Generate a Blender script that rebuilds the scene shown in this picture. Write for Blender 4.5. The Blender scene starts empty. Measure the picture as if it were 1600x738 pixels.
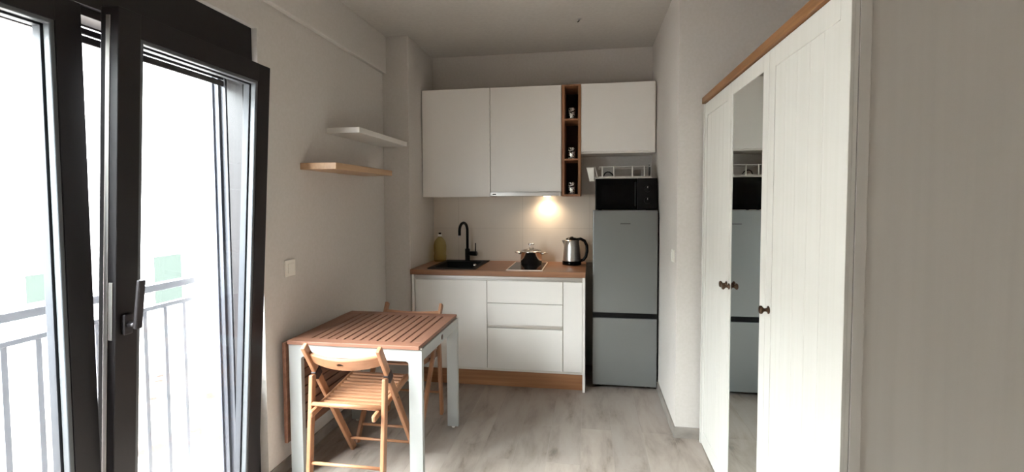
import bpy, bmesh, math, random
from mathutils import Vector, Matrix

random.seed(7)
S = bpy.context.scene
C = S.collection
PI = math.pi

# ------------------------------------------------------------------ camera
cam_data = bpy.data.cameras.new('camera')
cam = bpy.data.objects.new('camera', cam_data)
C.objects.link(cam)
cam_data.sensor_fit = 'HORIZONTAL'
cam_data.sensor_width = 36.0
cam_data.lens = 17.2272
cam_data.shift_x = 0.00235
cam_data.shift_y = -0.01271
cam_data.clip_start = 0.02
Rv = Vector((0.986946, 0.160981, -0.00467))
Uv = Vector((-0.002766, 0.045933, 0.998941))
Bv = Vector((0.161025, -0.985888, 0.045779))
m = Matrix((Rv, Uv, Bv)).transposed().to_4x4()
m.translation = Vector((0, 0, 1.489))
cam.matrix_world = m
S.camera = cam

# ------------------------------------------------------------------ light and exposure
SKY = 12.0
world = bpy.data.worlds.new('world')
S.world = world
world.use_nodes = True
wn = world.node_tree.nodes
bg = wn['Background']
bg.inputs[0].default_value = (0.90, 0.965, 1.0, 1)
# overcast sky: three times brighter overhead than at the horizon
wl = world.node_tree.links
tcw = wn.new('ShaderNodeTexCoord')
sx = wn.new('ShaderNodeSeparateXYZ')
mrw = wn.new('ShaderNodeMapRange')
mrw.inputs['From Min'].default_value = 0.0
mrw.inputs['From Max'].default_value = 1.0
mrw.inputs['To Min'].default_value = SKY * 0.42
mrw.inputs['To Max'].default_value = SKY * 2.05
wl.new(tcw.outputs['Generated'], sx.inputs[0])
wl.new(sx.outputs['Z'], mrw.inputs['Value'])
wl.new(mrw.outputs['Result'], bg.inputs[1])
S.view_settings.view_transform = 'Standard'
S.view_settings.look = 'None'
S.view_settings.gamma = 1.0
S.view_settings.use_curve_mapping = False
S.view_settings.exposure = 2.52
S.cycles.use_denoising = True
S.cycles.max_bounces = 14
S.cycles.diffuse_bounces = 8
S.cycles.glossy_bounces = 6
S.cycles.transparent_max_bounces = 24
S.cycles.sample_clamp_indirect = 6.0

# sampling portal in the window opening (guides sky light, gives off none)
pl = bpy.data.lights.new('window_portal', 'AREA')
pl.shape = 'RECTANGLE'
pl.size = 2.12
pl.size_y = 1.74
pl.cycles.is_portal = True
po = bpy.data.objects.new('window_portal', pl)
C.objects.link(po)
po.location = (-1.93, 1.41, 1.1)
po.rotation_euler = (0, -PI/2, 0)

# ------------------------------------------------------------------ materials
def lin(r, g, b):
    f = lambda c: ((c/255+0.055)/1.055)**2.4 if c/255 > 0.04045 else c/255/12.92
    return (f(r), f(g), f(b), 1)

def base_mat(name, col, rough=0.5, metal=0.0, spec=0.5):
    mt = bpy.data.materials.new(name)
    mt.use_nodes = True
    p = mt.node_tree.nodes['Principled BSDF']
    p.inputs['Base Color'].default_value = col
    p.inputs['Roughness'].default_value = rough
    p.inputs['Metallic'].default_value = metal
    p.inputs['Specular IOR Level'].default_value = spec
    return mt

def N(mt, t, **kw):
    n = mt.node_tree.nodes.new(t)
    for k, v in kw.items():
        setattr(n, k, v)
    return n

def L(mt, a, b):
    mt.node_tree.links.new(a, b)

def noisy(name, c1, c2, scale=(8, 8, 8), rough=0.5, metal=0.0, spec=0.5, detail=4, lo=0.35, hi=0.65, bump=0.0, nscale=1.0, distort=0.0):
    """two tone noise over object space, stretched by scale"""
    mt = base_mat(name, c1, rough, metal, spec)
    p = mt.node_tree.nodes['Principled BSDF']
    tc = N(mt, 'ShaderNodeTexCoord')
    mp = N(mt, 'ShaderNodeMapping')
    mp.inputs['Scale'].default_value = scale
    nz = N(mt, 'ShaderNodeTexNoise')
    nz.inputs['Scale'].default_value = nscale
    nz.inputs['Detail'].default_value = detail
    nz.inputs['Distortion'].default_value = distort
    cr = N(mt, 'ShaderNodeValToRGB')
    cr.color_ramp.elements[0].position = lo
    cr.color_ramp.elements[1].position = hi
    cr.color_ramp.elements[0].color = c1
    cr.color_ramp.elements[1].color = c2
    L(mt, tc.outputs['Object'], mp.inputs['Vector'])
    L(mt, mp.outputs['Vector'], nz.inputs['Vector'])
    L(mt, nz.outputs['Fac'], cr.inputs['Fac'])
    L(mt, cr.outputs['Color'], p.inputs['Base Color'])
    if bump:
        b = N(mt, 'ShaderNodeBump')
        b.inputs['Strength'].default_value = bump
        b.inputs['Distance'].default_value = 0.002
        L(mt, nz.outputs['Fac'], b.inputs['Height'])
        L(mt, b.outputs['Normal'], p.inputs['Normal'])
    return mt

def wood(name, c1, c2, axis='y', rough=0.45, fine=60, spec=0.4):
    sc = {'x': (1.6, fine, fine), 'y': (fine, 1.6, fine), 'z': (fine, fine, 1.6)}[axis]
    return noisy(name, c1, c2, sc, rough, 0, spec, 5, 0.3, 0.7, 0.05, 1.0, 0.4)

M = {}
M['wall'] = noisy('wall_paint', lin(197, 191, 184), lin(201, 195, 189), (60, 60, 60), 0.9, bump=0.1, spec=0.2)
M['ceiling'] = noisy('ceiling_paint', lin(182, 177, 170), lin(187, 182, 175), (40, 40, 40), 0.92, bump=0.1, spec=0.2)
M['frame'] = base_mat('anthracite_frame', lin(23, 18, 20), 0.42, spec=0.35)
M['box'] = base_mat('shutter_box', lin(22, 17, 19), 0.45, spec=0.35)
M['bead'] = base_mat('glazing_bead', lin(80, 83, 86), 0.35)
M['guide'] = base_mat('shutter_guide', lin(46, 47, 53), 0.45)
M['lining'] = base_mat('outer_lining', lin(70, 71, 78), 0.5)
M['gasket'] = base_mat('gasket', lin(38, 40, 46), 0.5)
M['steel'] = base_mat('brushed_steel', lin(212, 208, 203), 0.33, 1.0)
M['chrome'] = base_mat('polished_steel', lin(226, 222, 218), 0.2, 1.0)
M['handle'] = base_mat('dark_handle', lin(60, 56, 58), 0.3, 0.6)
M['white_front'] = base_mat('white_front', lin(227, 222, 216), 0.42)
M['carcass'] = base_mat('white_carcass', lin(222, 216, 207), 0.5)
M['worktop'] = wood('worktop_oak', lin(152, 108, 79), lin(132, 92, 66), 'x', 0.38, 45)
M['plinth'] = wood('plinth_oak', lin(168, 118, 80), lin(136, 92, 60), 'x', 0.5, 40)
M['oak_z'] = wood('oak_upright', lin(160, 112, 78), lin(132, 90, 62), 'z', 0.5, 50)
M['oak_y'] = wood('oak_shelf', lin(184, 150, 116), lin(166, 132, 99), 'y', 0.45, 45)
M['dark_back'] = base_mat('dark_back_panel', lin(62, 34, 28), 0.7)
M['cornice'] = wood('wardrobe_oak', lin(140, 99, 62), lin(116, 79, 47), 'y', 0.5, 45)
M['white_shelf'] = base_mat('white_shelf', lin(222, 218, 212), 0.4)
M['wardrobe'] = noisy('wardrobe_white', lin(206, 203, 196), lin(201, 198, 190), (50, 50, 1.2), 0.5, detail=5, lo=0.4, hi=0.8)
M['side_panel'] = noisy('wardrobe_side', lin(200, 195, 188), lin(195, 190, 183), (30, 30, 1.0), 0.55, detail=5, lo=0.35, hi=0.75)
M['mirror'] = base_mat('mirror_glass', lin(225, 230, 228), 0.015, 1.0)
M['bronze'] = base_mat('bronze_knob', lin(78, 56, 40), 0.35, 0.8)
M['black'] = base_mat('matte_black', lin(10, 9, 10), 0.4, spec=0.18)
M['sink'] = noisy('black_granite', lin(9, 9, 9), lin(15, 14, 15), (400, 400, 400), 0.6, spec=0.25)
M['black_glass'] = base_mat('black_glass', lin(6, 6, 7), 0.05, spec=0.2)
M['black_gloss'] = base_mat('black_gloss', lin(6, 6, 6), 0.18, spec=0.12)
M['trim'] = base_mat('hob_trim', lin(232, 212, 198), 0.3, 0.0)
M['fridge'] = base_mat('silver_fridge', lin(132, 134, 133), 0.36, 0.55)
M['fridge_side'] = base_mat('fridge_side', lin(40, 40, 42), 0.5)
M['table_wood'] = wood('acacia_slats', lin(136, 98, 78), lin(117, 80, 63), 'y', 0.5, 45)
M['table_batten'] = wood('acacia_batten', lin(142, 100, 79), lin(122, 82, 64), 'x', 0.5, 45)
M['table_white'] = base_mat('white_powder_coat', lin(160, 161, 158), 0.45)
M['beech_y'] = wood('beech_long', lin(160, 114, 83), lin(145, 100, 70), 'y', 0.42, 50)
M['beech_x'] = wood('beech_cross', lin(162, 116, 85), lin(148, 103, 73), 'x', 0.42, 50)
M['beech_z'] = wood('beech_upright', lin(160, 114, 83), lin(143, 98, 68), 'z', 0.42, 50)
M['clip'] = base_mat('dark_brown_clip', lin(34, 18, 17), 0.4, spec=0.3)
M['switch'] = base_mat('white_switch', lin(226, 222, 212), 0.35)
M['tray'] = base_mat('grey_white_tray', lin(188, 182, 176), 0.5)
M['rack'] = base_mat('white_wire', lin(225, 222, 215), 0.4)
M['rail'] = base_mat('railing_paint', lin(140, 140, 148), 0.5)
M['facade'] = noisy('facade_render', lin(150, 148, 146), lin(142, 140, 138), (3, 3, 3), 0.9)
M['base_tile'] = noisy('baseboard_tile', lin(150, 142, 134), lin(120, 113, 107), (6, 6, 14), 0.5, detail=5)
M['white_cap'] = base_mat('white_plastic', lin(230, 228, 222), 0.4)

# grey wood-look floor planks running into the room
def floor_mat():
    mt = base_mat('grey_laminate', lin(150, 142, 135), 0.42, spec=0.4)
    p = mt.node_tree.nodes['Principled BSDF']
    tc = N(mt, 'ShaderNodeTexCoord')
    mp = N(mt, 'ShaderNodeMapping')
    mp.inputs['Rotation'].default_value = (0, 0, PI/2)
    mp.inputs['Location'].default_value = (0.3, 0.05, 0)
    bk = N(mt, 'ShaderNodeTexBrick')
    bk.inputs['Scale'].default_value = 1.0
    bk.inputs['Brick Width'].default_value = 1.21
    bk.inputs['Row Height'].default_value = 0.192
    bk.inputs['Mortar Size'].default_value = 0.0012
    bk.inputs['Color1'].default_value = lin(168, 158, 150)
    bk.inputs['Color2'].default_value = lin(157, 148, 141)
    bk.inputs['Mortar'].default_value = lin(160, 152, 146)
    bk.offset = 0.37
    L(mt, tc.outputs['Object'], mp.inputs['Vector'])
    L(mt, mp.outputs['Vector'], bk.inputs['Vector'])
    m2 = N(mt, 'ShaderNodeMapping')
    m2.inputs['Scale'].default_value = (8.5, 2.2, 1)
    n1 = N(mt, 'ShaderNodeTexNoise')
    n1.inputs['Scale'].default_value = 1.0
    n1.inputs['Detail'].default_value = 8
    n1.inputs['Roughness'].default_value = 0.62
    n1.inputs['Distortion'].default_value = 0.25
    L(mt, tc.outputs['Object'], m2.inputs['Vector'])
    # each plank gets its own stretch of grain
    sep = N(mt, 'ShaderNodeVectorMath', operation='ADD')
    L(mt, m2.outputs['Vector'], sep.inputs[0])
    sc = N(mt, 'ShaderNodeVectorMath', operation='SCALE')
    sc.inputs['Scale'].default_value = 40.0
    L(mt, bk.outputs['Color'], sc.inputs[0])
    L(mt, sc.outputs['Vector'], sep.inputs[1])
    L(mt, sep.outputs['Vector'], n1.inputs['Vector'])
    cr = N(mt, 'ShaderNodeValToRGB')
    e = cr.color_ramp.elements
    e[0].position = 0.28
    e[0].color = lin(152, 146, 140)
    e[1].position = 0.52
    e[1].color = lin(244, 240, 236)
    x = e.new(0.40)
    x.color = lin(222, 217, 212)
    x = e.new(0.72)
    x.color = lin(255, 255, 255)
    L(mt, n1.outputs['Fac'], cr.inputs['Fac'])
    mx = N(mt, 'ShaderNodeMix', data_type='RGBA', blend_type='MULTIPLY')
    mx.inputs['Factor'].default_value = 1.0
    L(mt, bk.outputs['Color'], mx.inputs['A'])
    L(mt, cr.outputs['Color'], mx.inputs['B'])
    L(mt, mx.outputs['Result'], p.inputs['Base Color'])
    bp = N(mt, 'ShaderNodeBump')
    bp.inputs['Strength'].default_value = 0.12
    bp.inputs['Distance'].default_value = 0.002
    L(mt, n1.outputs['Fac'], bp.inputs['Height'])
    L(mt, bp.outputs['Normal'], p.inputs['Normal'])
    return mt
M['floor'] = floor_mat()

def splash_mat():
    mt = base_mat('backsplash_tile', lin(214, 202, 188), 0.35)
    p = mt.node_tree.nodes['Principled BSDF']
    tc = N(mt, 'ShaderNodeTexCoord')
    mp = N(mt, 'ShaderNodeMapping')
    mp.inputs['Rotation'].default_value = (-PI/2, 0, 0)
    bk = N(mt, 'ShaderNodeTexBrick')
    bk.inputs['Scale'].default_value = 1.0
    bk.inputs['Brick Width'].default_value = 0.6
    bk.inputs['Row Height'].default_value = 0.29
    bk.inputs['Mortar Size'].default_value = 0.0015
    bk.inputs['Color1'].default_value = lin(216, 205, 191)
    bk.inputs['Color2'].default_value = lin(211, 200, 186)
    bk.inputs['Mortar'].default_value = lin(192, 180, 166)
    bk.offset = 0.0
    L(mt, tc.outputs['Object'], mp.inputs['Vector'])
    L(mt, mp.outputs['Vector'], bk.inputs['Vector'])
    L(mt, bk.outputs['Color'], p.inputs['Base Color'])
    return mt
M['splash'] = splash_mat()

def glass_mat(name, tint, gloss=0.06, rough=0.0):
    mt = bpy.data.materials.new(name)
    mt.use_nodes = True
    nt = mt.node_tree
    nt.nodes.remove(nt.nodes['Principled BSDF'])
    out = nt.nodes['Material Output']
    tr = N(mt, 'ShaderNodeBsdfTransparent')
    tr.inputs['Color'].default_value = tint
    gl = N(mt, 'ShaderNodeBsdfGlossy')
    gl.inputs['Roughness'].default_value = rough
    fr = N(mt, 'ShaderNodeLayerWeight')
    fr.inputs['Blend'].default_value = 0.5
    pw = N(mt, 'ShaderNodeMath', operation='POWER')
    pw.inputs[1].default_value = 4.0
    L(mt, fr.outputs['Facing'], pw.inputs[0])
    ad = N(mt, 'ShaderNodeMath', operation='MULTIPLY_ADD')
    ad.inputs[1].default_value = 0.6
    ad.inputs[2].default_value = gloss
    L(mt, pw.outputs['Value'], ad.inputs[0])
    mx = N(mt, 'ShaderNodeMixShader')
    L(mt, ad.outputs['Value'], mx.inputs['Fac'])
    L(mt, tr.outputs['BSDF'], mx.inputs[1])
    L(mt, gl.outputs['BSDF'], mx.inputs[2])
    L(mt, mx.outputs['Shader'], out.inputs['Surface'])
    return mt
M['pane'] = glass_mat('window_glass', (0.97, 0.985, 0.98, 1), 0.03)
M['lid_glass'] = glass_mat('lid_glass', (0.8, 0.8, 0.8, 1), 0.12)

def oil_mat():
    mt = bpy.data.materials.new('yellow_plastic')
    mt.use_nodes = True
    nt = mt.node_tree
    p = nt.nodes['Principled BSDF']
    p.inputs['Base Color'].default_value = lin(205, 196, 150)
    p.inputs['Roughness'].default_value = 0.15
    tr = N(mt, 'ShaderNodeBsdfTransparent')
    tr.inputs['Color'].default_value = lin(238, 226, 178)
    mx = N(mt, 'ShaderNodeMixShader')
    mx.inputs['Fac'].default_value = 0.26
    L(mt, tr.outputs['BSDF'], mx.inputs[1])
    L(mt, p.outputs['BSDF'], mx.inputs[2])
    L(mt, mx.outputs['Shader'], nt.nodes['Material Output'].inputs['Surface'])
    return mt
M['oil'] = oil_mat()

def mosaic_mat():
    mt = base_mat('mosaic_glass', lin(200, 196, 190), 0.15, 0.5)
    p = mt.node_tree.nodes['Principled BSDF']
    tc = N(mt, 'ShaderNodeTexCoord')
    vo = N(mt, 'ShaderNodeTexVoronoi')
    vo.inputs['Scale'].default_value = 95
    cr = N(mt, 'ShaderNodeValToRGB')
    cr.color_ramp.elements[0].color = lin(40, 32, 30)
    cr.color_ramp.elements[1].color = lin(235, 230, 222)
    cr.color_ramp.elements[0].position = 0.35
    cr.color_ramp.elements[1].position = 0.6
    L(mt, tc.outputs['Object'], vo.inputs['Vector'])
    L(mt, vo.outputs['Color'], cr.inputs['Fac'])
    L(mt, cr.outputs['Color'], p.inputs['Base Color'])
    return mt
M['mosaic'] = mosaic_mat()

def emit_mat(name, col, s):
    mt = bpy.data.materials.new(name)
    mt.use_nodes = True
    p = mt.node_tree.nodes['Principled BSDF']
    p.inputs['Base Color'].default_value = col
    p.inputs['Emission Color'].default_value = col
    p.inputs['Emission Strength'].default_value = s
    return mt
M['lamp'] = emit_mat('hood_lamp', (1.0, 0.80, 0.55, 1), 6.0)

# ------------------------------------------------------------------ mesh helpers
def B():
    return bmesh.new()

def add_box(bm, x0, x1, y0, y1, z0, z1, bev=0.0, seg=2):
    vs = [bm.verts.new(p) for p in ((x0, y0, z0), (x1, y0, z0), (x1, y1, z0), (x0, y1, z0),
                                    (x0, y0, z1), (x1, y0, z1), (x1, y1, z1), (x0, y1, z1))]
    fs = [(0, 3, 2, 1), (4, 5, 6, 7), (0, 1, 5, 4), (1, 2, 6, 5), (2, 3, 7, 6), (3, 0, 4, 7)]
    faces = [bm.faces.new([vs[i] for i in f]) for f in fs]
    if bev > 0:
        edges = list({e for f in faces for e in f.edges})
        bmesh.ops.bevel(bm, geom=edges, offset=bev, segments=seg, affect='EDGES', profile=0.5)
    return bm

def add_bar(bm, p0, p1, side, w, t, bev=0.0):
    """square bar from p0 to p1; side = direction of width w, t = thickness across"""
    p0, p1 = Vector(p0), Vector(p1)
    d = (p1 - p0).normalized()
    s = Vector(side)
    s = (s - d * s.dot(d)).normalized()
    n = d.cross(s)
    vs = []
    for p in (p0, p1):
        for a, b in ((-1, -1), (1, -1), (1, 1), (-1, 1)):
            vs.append(bm.verts.new(p + s * (a * w / 2) + n * (b * t / 2)))
    fs = [(0, 3, 2, 1), (4, 5, 6, 7), (0, 1, 5, 4), (1, 2, 6, 5), (2, 3, 7, 6), (3, 0, 4, 7)]
    faces = [bm.faces.new([vs[i] for i in f]) for f in fs]
    if bev > 0:
        edges = list({e for f in faces for e in f.edges})
        bmesh.ops.bevel(bm, geom=edges, offset=bev, segments=2, affect='EDGES', profile=0.5)
    return bm

def add_tube(bm, pts, r, seg=12, cap=True):
    pts = [Vector(p) for p in pts]
    rs = r if isinstance(r, (list, tuple)) else [r] * len(pts)
    rings = []
    prev = None
    for i, p in enumerate(pts):
        if i == 0:
            d = pts[1] - pts[0]
        elif i == len(pts) - 1:
            d = pts[-1] - pts[-2]
        else:
            d = (pts[i + 1] - pts[i]).normalized() + (pts[i] - pts[i - 1]).normalized()
        d.normalize()
        if prev is None:
            a = Vector((0, 0, 1)) if abs(d.z) < 0.9 else Vector((1, 0, 0))
            u = d.cross(a).normalized()
        else:
            u = (prev - d * prev.dot(d)).normalized()
        prev = u
        v = d.cross(u)
        rings.append([bm.verts.new(p + (u * math.cos(k * 2 * PI / seg) + v * math.sin(k * 2 * PI / seg)) * rs[i]) for k in range(seg)])
    for a, b in zip(rings, rings[1:]):
        for k in range(seg):
            f = bm.faces.new((a[k], a[(k + 1) % seg], b[(k + 1) % seg], b[k]))
            f.smooth = True
    if cap:
        bm.faces.new(list(reversed(rings[0])))
        bm.faces.new(rings[-1])
    return bm

def add_lathe(bm, prof, c, seg=32, axis='z', smooth=True):
    """prof: list of (radius, height); closed at the ends when the radius is zero"""
    c = Vector(c)
    def P(r, h, k):
        a = k * 2 * PI / seg
        x, y = r * math.cos(a), r * math.sin(a)
        if axis == 'z':
            return c + Vector((x, y, h))
        if axis == 'x':
            return c + Vector((h, x, y))
        return c + Vector((x, h, y))
    rings = []
    for r, h in prof:
        if r < 1e-6:
            rings.append([bm.verts.new(P(0, h, 0))])
        else:
            rings.append([bm.verts.new(P(r, h, k)) for k in range(seg)])
    for a, b in zip(rings, rings[1:]):
        for k in range(seg):
            k2 = (k + 1) % seg
            if len(a) == 1 and len(b) == 1:
                continue
            if len(a) == 1:
                f = bm.faces.new((a[0], b[k2], b[k]))
            elif len(b) == 1:
                f = bm.faces.new((a[k], a[k2], b[0]))
            else:
                f = bm.faces.new((a[k], a[k2], b[k2], b[k]))
            f.smooth = smooth
    return bm

def world_loc(o):
    v = Vector((0, 0, 0))
    while o is not None:
        v = v + o.location
        o = o.parent
    return v

def obj(name, bm, mat, parent=None, smooth_angle=None, loc=None):
    """link one mesh object; vertices are given in world space"""
    bmesh.ops.recalc_face_normals(bm, faces=bm.faces[:])
    me = bpy.data.meshes.new(name)
    if parent is not None:
        org = world_loc(parent)
    elif loc is not None:
        org = Vector(loc)
    else:
        xs = [v.co for v in bm.verts]
        org = Vector(((min(v.x for v in xs) + max(v.x for v in xs)) / 2, (min(v.y for v in xs) + max(v.y for v in xs)) / 2, min(v.z for v in xs)))
    bmesh.ops.translate(bm, verts=bm.verts[:], vec=-org)
    bm.to_mesh(me)
    bm.free()
    o = bpy.data.objects.new(name, me)
    C.objects.link(o)
    for mm in (mat if isinstance(mat, list) else [mat]):
        me.materials.append(mm)
    if parent is not None:
        o.parent = parent
    else:
        o.location = org
    return o

def tag(o, label, cat, group=None):
    o['label'] = label
    o['category'] = cat
    if group:
        o['group'] = group
    return o

def thing(name, loc, label, cat, group=None):
    o = bpy.data.objects.new(name, None)
    o.empty_display_size = 0.1
    C.objects.link(o)
    o.location = loc
    return tag(o, label, cat, group)

def struct(name, bm, mat, loc=(0, 0, 0)):
    o = obj(name, bm, mat, None, None, loc)
    o['kind'] = 'structure'
    return o

# ------------------------------------------------------------------ the room
XL, XR = -1.6555, 0.5316          # left wall, kitchen-side right wall
YB, YR = 4.42, 3.137              # back wall, return wall beside the wardrobe
ZC = 2.807
XF = 1.30                         # right wall behind the wardrobe
YN = -2.4                         # wall behind the camera
WY0, WY1, WZ = 0.555, 2.270, 2.362  # window opening

struct('floor', add_box(B(), -1.91, XF + .15, YN - .15, YB + .15, -0.12, 0.0), M['floor'])
struct('ceiling', add_box(B(), -1.95, XF + .15, YN - .15, YB + .15, ZC, ZC + .15), M['ceiling'])
bm = B()
add_box(bm, XL - .25, XL, WY1, YB + .15, 0, ZC)
add_box(bm, XL - .25, XL, YN - .15, WY0, 0, ZC)
add_box(bm, XL - .25, XL, WY0, WY1, WZ, ZC)
struct('wall_left', bm, M['wall'])
struct('wall_back', add_box(B(), XL, XR, YB, YB + .15, 0, ZC), M['wall'])
bm = B()
add_box(bm, XR, XF + .15, YR, YB + .15, 0, ZC)
struct('wall_right', bm, M['wall'])
struct('wall_side', add_box(B(), XF, XF + .15, YN - .15, YR, 0, ZC), M['wall'])
struct('wall_front', add_box(B(), XL, XF, YN - .15, YN, 0, ZC), M['wall'])
struct('column', add_box(B(), XL, -1.437, 3.79, YB, 0, ZC, 0.004), M['wall'])
struct('beam', add_box(B(), XL, XL + .035, YN, 3.79, 2.514, ZC, 0.006), M['wall'])
# skirting
BH = 0.0687
struct('baseboard_left', add_box(B(), XL, XL + .010, WY1, 3.79, 0, BH, .001), M['base_tile'])
struct('baseboard_jamb', add_box(B(), XL - .04, XL + .010, WY1 - .009, WY1, 0, BH, .001), M['base_tile'])
struct('baseboard_right', add_box(B(), XR - .010, XR, YR - .010, YB - .02, 0, BH, .001), M['base_tile'])
struct('baseboard_return', add_box(B(), XR - .010, XF, YR - .011, YR, 0, BH, .001), M['base_tile'])

# ------------------------------------------------------------------ window: dark frame, shutter box, two sashes, the right one tilted in
win = bpy.data.objects.new('window_1', None)
C.objects.link(win)
win.location = (-1.70, (WY0 + WY1) / 2, 0)
win['kind'] = 'structure'
bm = B()
for a, b in ((WY0, WY0 + .055), (WY1 - .055, WY1)):
    add_box(bm, -1.79, -1.70, a, b, 0.0, 2.16, .002)
add_box(bm, -1.79, -1.70, WY0 + .055, WY1 - .055, 0.0, .045, .002)
add_box(bm, -1.79, -1.70, WY0 + .055, WY1 - .055, 2.125, 2.16, .002)
obj('window_frame', bm, M['frame'], win)
obj('shutter_box', add_box(B(), -1.875, -1.682, WY0, WY1 - .004, 2.155, WZ, .003), M['box'], win)
bm = B()
for y0, y1 in ((WY1 - .03, WY1 - .002), (WY0 + .002, WY0 + .03)):
    add_box(bm, -1.85, -1.79, y0, y1, 0.02, 2.155, .002)
add_box(bm, -1.86, -1.846, WY1 - .045, WY1 - .002, 0.02, 2.155, .001)
add_box(bm, -1.816, -1.806, WY1 - .045, WY1 - .002, 0.02, 2.155, .001)
obj('shutter_guide', bm, M['guide'], win)
bm = B()
add_box(bm, -1.915, -1.862, WY1 - .006, WY1 - .0005, 0.0, 2.30, .001)
add_box(bm, -1.915, -1.903, WY1 - .018, WY1 - .006, 0.0, 2.30, .001)
obj('outer_lining', bm, M['lining'], win)
bm = B()
for k in range(3):
    add_box(bm, -1.834, -1.824, WY0 + .03, WY1 - .03, 2.155 - .028 * (k + 1) + (.0045 if k < 2 else 0), 2.155 - .028 * k, .003)
obj('roller_shutter', bm, M['box'], win)

def sash(y0, y1, z0, z1, tilt, handle):
    T = Matrix.Translation((-1.735, 0, z0)) @ Matrix.Rotation(tilt, 4, 'Y') @ Matrix.Translation((1.735, 0, -z0))
    def fin(name, bm, mat, par):
        bmesh.ops.transform(bm, matrix=T, verts=bm.verts[:])
        return obj(name, bm, mat, par)
    w = .084
    xa, xb = -1.735, -1.665
    bm = B()
    add_box(bm, xa, xb, y0, y0 + w, z0, z1, .003)
    add_box(bm, xa, xb, y1 - w, y1, z0, z1, .003)
    add_box(bm, xa, xb, y0 + w - .002, y1 - w + .002, z0, z0 + w, .002)
    add_box(bm, xa, xb, y0 + w - .002, y1 - w + .002, z1 - w, z1, .002)
    s = fin('sash', bm, M['frame'], win)
    # glazing bead inside the frame, then the gasket and the pane
    bm = B()
    a0, a1, c0, c1 = y0 + w, y1 - w, z0 + w, z1 - w
    t = .014
    for q0, q1, r0, r1 in ((a0 - .002, a0 + t, c0, c1), (a1 - t, a1 + .002, c0, c1), (a0, a1, c0 - .002, c0 + t), (a0, a1, c1 - t, c1 + .002)):
        add_box(bm, -1.695, -1.668, q0, q1, r0, r1, .004)
    fin('glazing_bead', bm, M['bead'], s)
    bm = B()
    t = .020
    for q0, q1, r0, r1 in ((a0, a0 + t, c0, c1), (a1 - t, a1, c0, c1), (a0, a1, c0, c0 + t), (a0, a1, c1 - t, c1)):
        add_box(bm, -1.727, -1.697, q0, q1, r0, r1, .001)
    fin('gasket', bm, M['gasket'], s)
    fin('pane', add_box(B(), -1.722, -1.702, a0 + .002, a1 - .002, c0 + .002, c1 - .002), M['pane'], s)
    if handle:
        # lock strip on the free edge and the lever turned up
        bm = B()
        add_box(bm, -1.712, -1.696, y0 - .003, y0, z0 + .25, z1 - .03, .001)
        add_box(bm, -1.690, -1.676, y0 - .004, y0, 1.02, 1.22, .001)
        fin('lock_strip', bm, M['steel'], s)
        hy, hz = y0 + .036, 1.07
        bm = B()
        add_box(bm, -1.666, -1.650, hy - .016, hy + .016, hz - .036, hz + .036, .004)
        add_tube(bm, [(-1.655, hy, hz), (-1.612, hy, hz)], .010, 14)
        add_bar(bm, (-1.615, hy, hz - .012), (-1.606, hy + .003, hz + .160), (0, 1, 0), .026, .015, .004)
        fin('window_handle', bm, M['handle'], s)

sash(WY0 + .068, 1.405, .035, 2.148, 0.0, False)
sash(1.422, 2.203, .035, 2.148, math.radians(3.45), True)

# ------------------------------------------------------------------ outside
struct('ground', add_box(B(), -40, -1.91, -25, 60, -3.1, -2.9), noisy('dry_earth', lin(44, 34, 31), lin(112, 104, 98), (1.3, 1.3, 1.3), 0.95, spec=0.0, detail=7, lo=0.36, hi=0.5))
bld = thing('apartment_building', (-11.5, 10, -2.9), 'pale rendered building across the street, seen through the window', 'building')
bm = B()
add_box(bm, -17, -11, -14, 34, -2.9, 5.2)
add_box(bm, -17.2, -10.8, -14.2, 34.2, 5.2, 5.4)
obj('wall', bm, M['facade'], bld)
M['shade'] = base_mat('green_shade', lin(40, 44, 41), 0.8, spec=0.0)
for y0, y1, z0, z1 in ((10.80, 11.64, -1.2, .09), (7.92, 8.32, -.50, .05)):
    wf = obj('window', add_box(B(), -11.02, -10.95, y0 - .07, y1 + .07, z0 - .07, z1 + .07, .01), M['facade'], bld)
    obj('pane', add_box(B(), -10.96, -10.94, y0, y1, z0, z1), M['shade'], wf)
tag(obj('utility_cable', add_tube(B(), [(-8, y, 2.33 - .05 * math.sin((y + 6) / 22 * PI)) for y in range(-6, 17, 2)], .008, 6), M['black']),
    'thin dark cable strung across the street outside the window', 'cable')

rl = thing('balcony_railing', (-2.0, 1.4, 0), 'grey metal railing with thin uprights outside the tall window', 'railing')
ya, yb = .45, 2.25
obj('top_rail', add_box(B(), -2.02, -1.98, ya, yb, 1.076, 1.110, .003), M['rail'], rl)
obj('middle_rail', add_box(B(), -2.012, -1.988, ya, yb, .990, 1.010, .002), M['rail'], rl)
obj('bottom_rail', add_box(B(), -2.012, -1.988, ya, yb, .050, .070, .002), M['rail'], rl)
for k in range(17):
    y = 2.237 - .109 * k
    obj('baluster', add_box(B(), -2.007, -1.993, y - .010, y + .010, .068, .994), M['rail'], rl)
for y in (ya + .05, 1.35, yb - .04):
    obj('bracket', add_box(B(), -2.0, -1.89, y - .012, y + .012, .052, .068), M['rail'], rl)

# ------------------------------------------------------------------ kitchen base units
YK = 3.772                        # door faces
XB = -0.801
KX0 = -1.402
KR = XB + .60 + .15               # right edge of the narrow unit
def base_body(bm, x0, x1):
    add_box(bm, x0, x0 + .016, YK + .022, YB - .02, .13, .893)
    add_box(bm, x1 - .016, x1, YK + .022, YB - .02, .13, .893)
    add_box(bm, x0 + .016, x1 - .016, YK + .022, YB - .02, .13, .146)
    add_box(bm, x0 + .016, x1 - .016, YB - .03, YB - .02, .146, .70)
    add_box(bm, x0 + .016, x1 - .016, YK + .05, YK + .066, .80, .893)
    return bm

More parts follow.
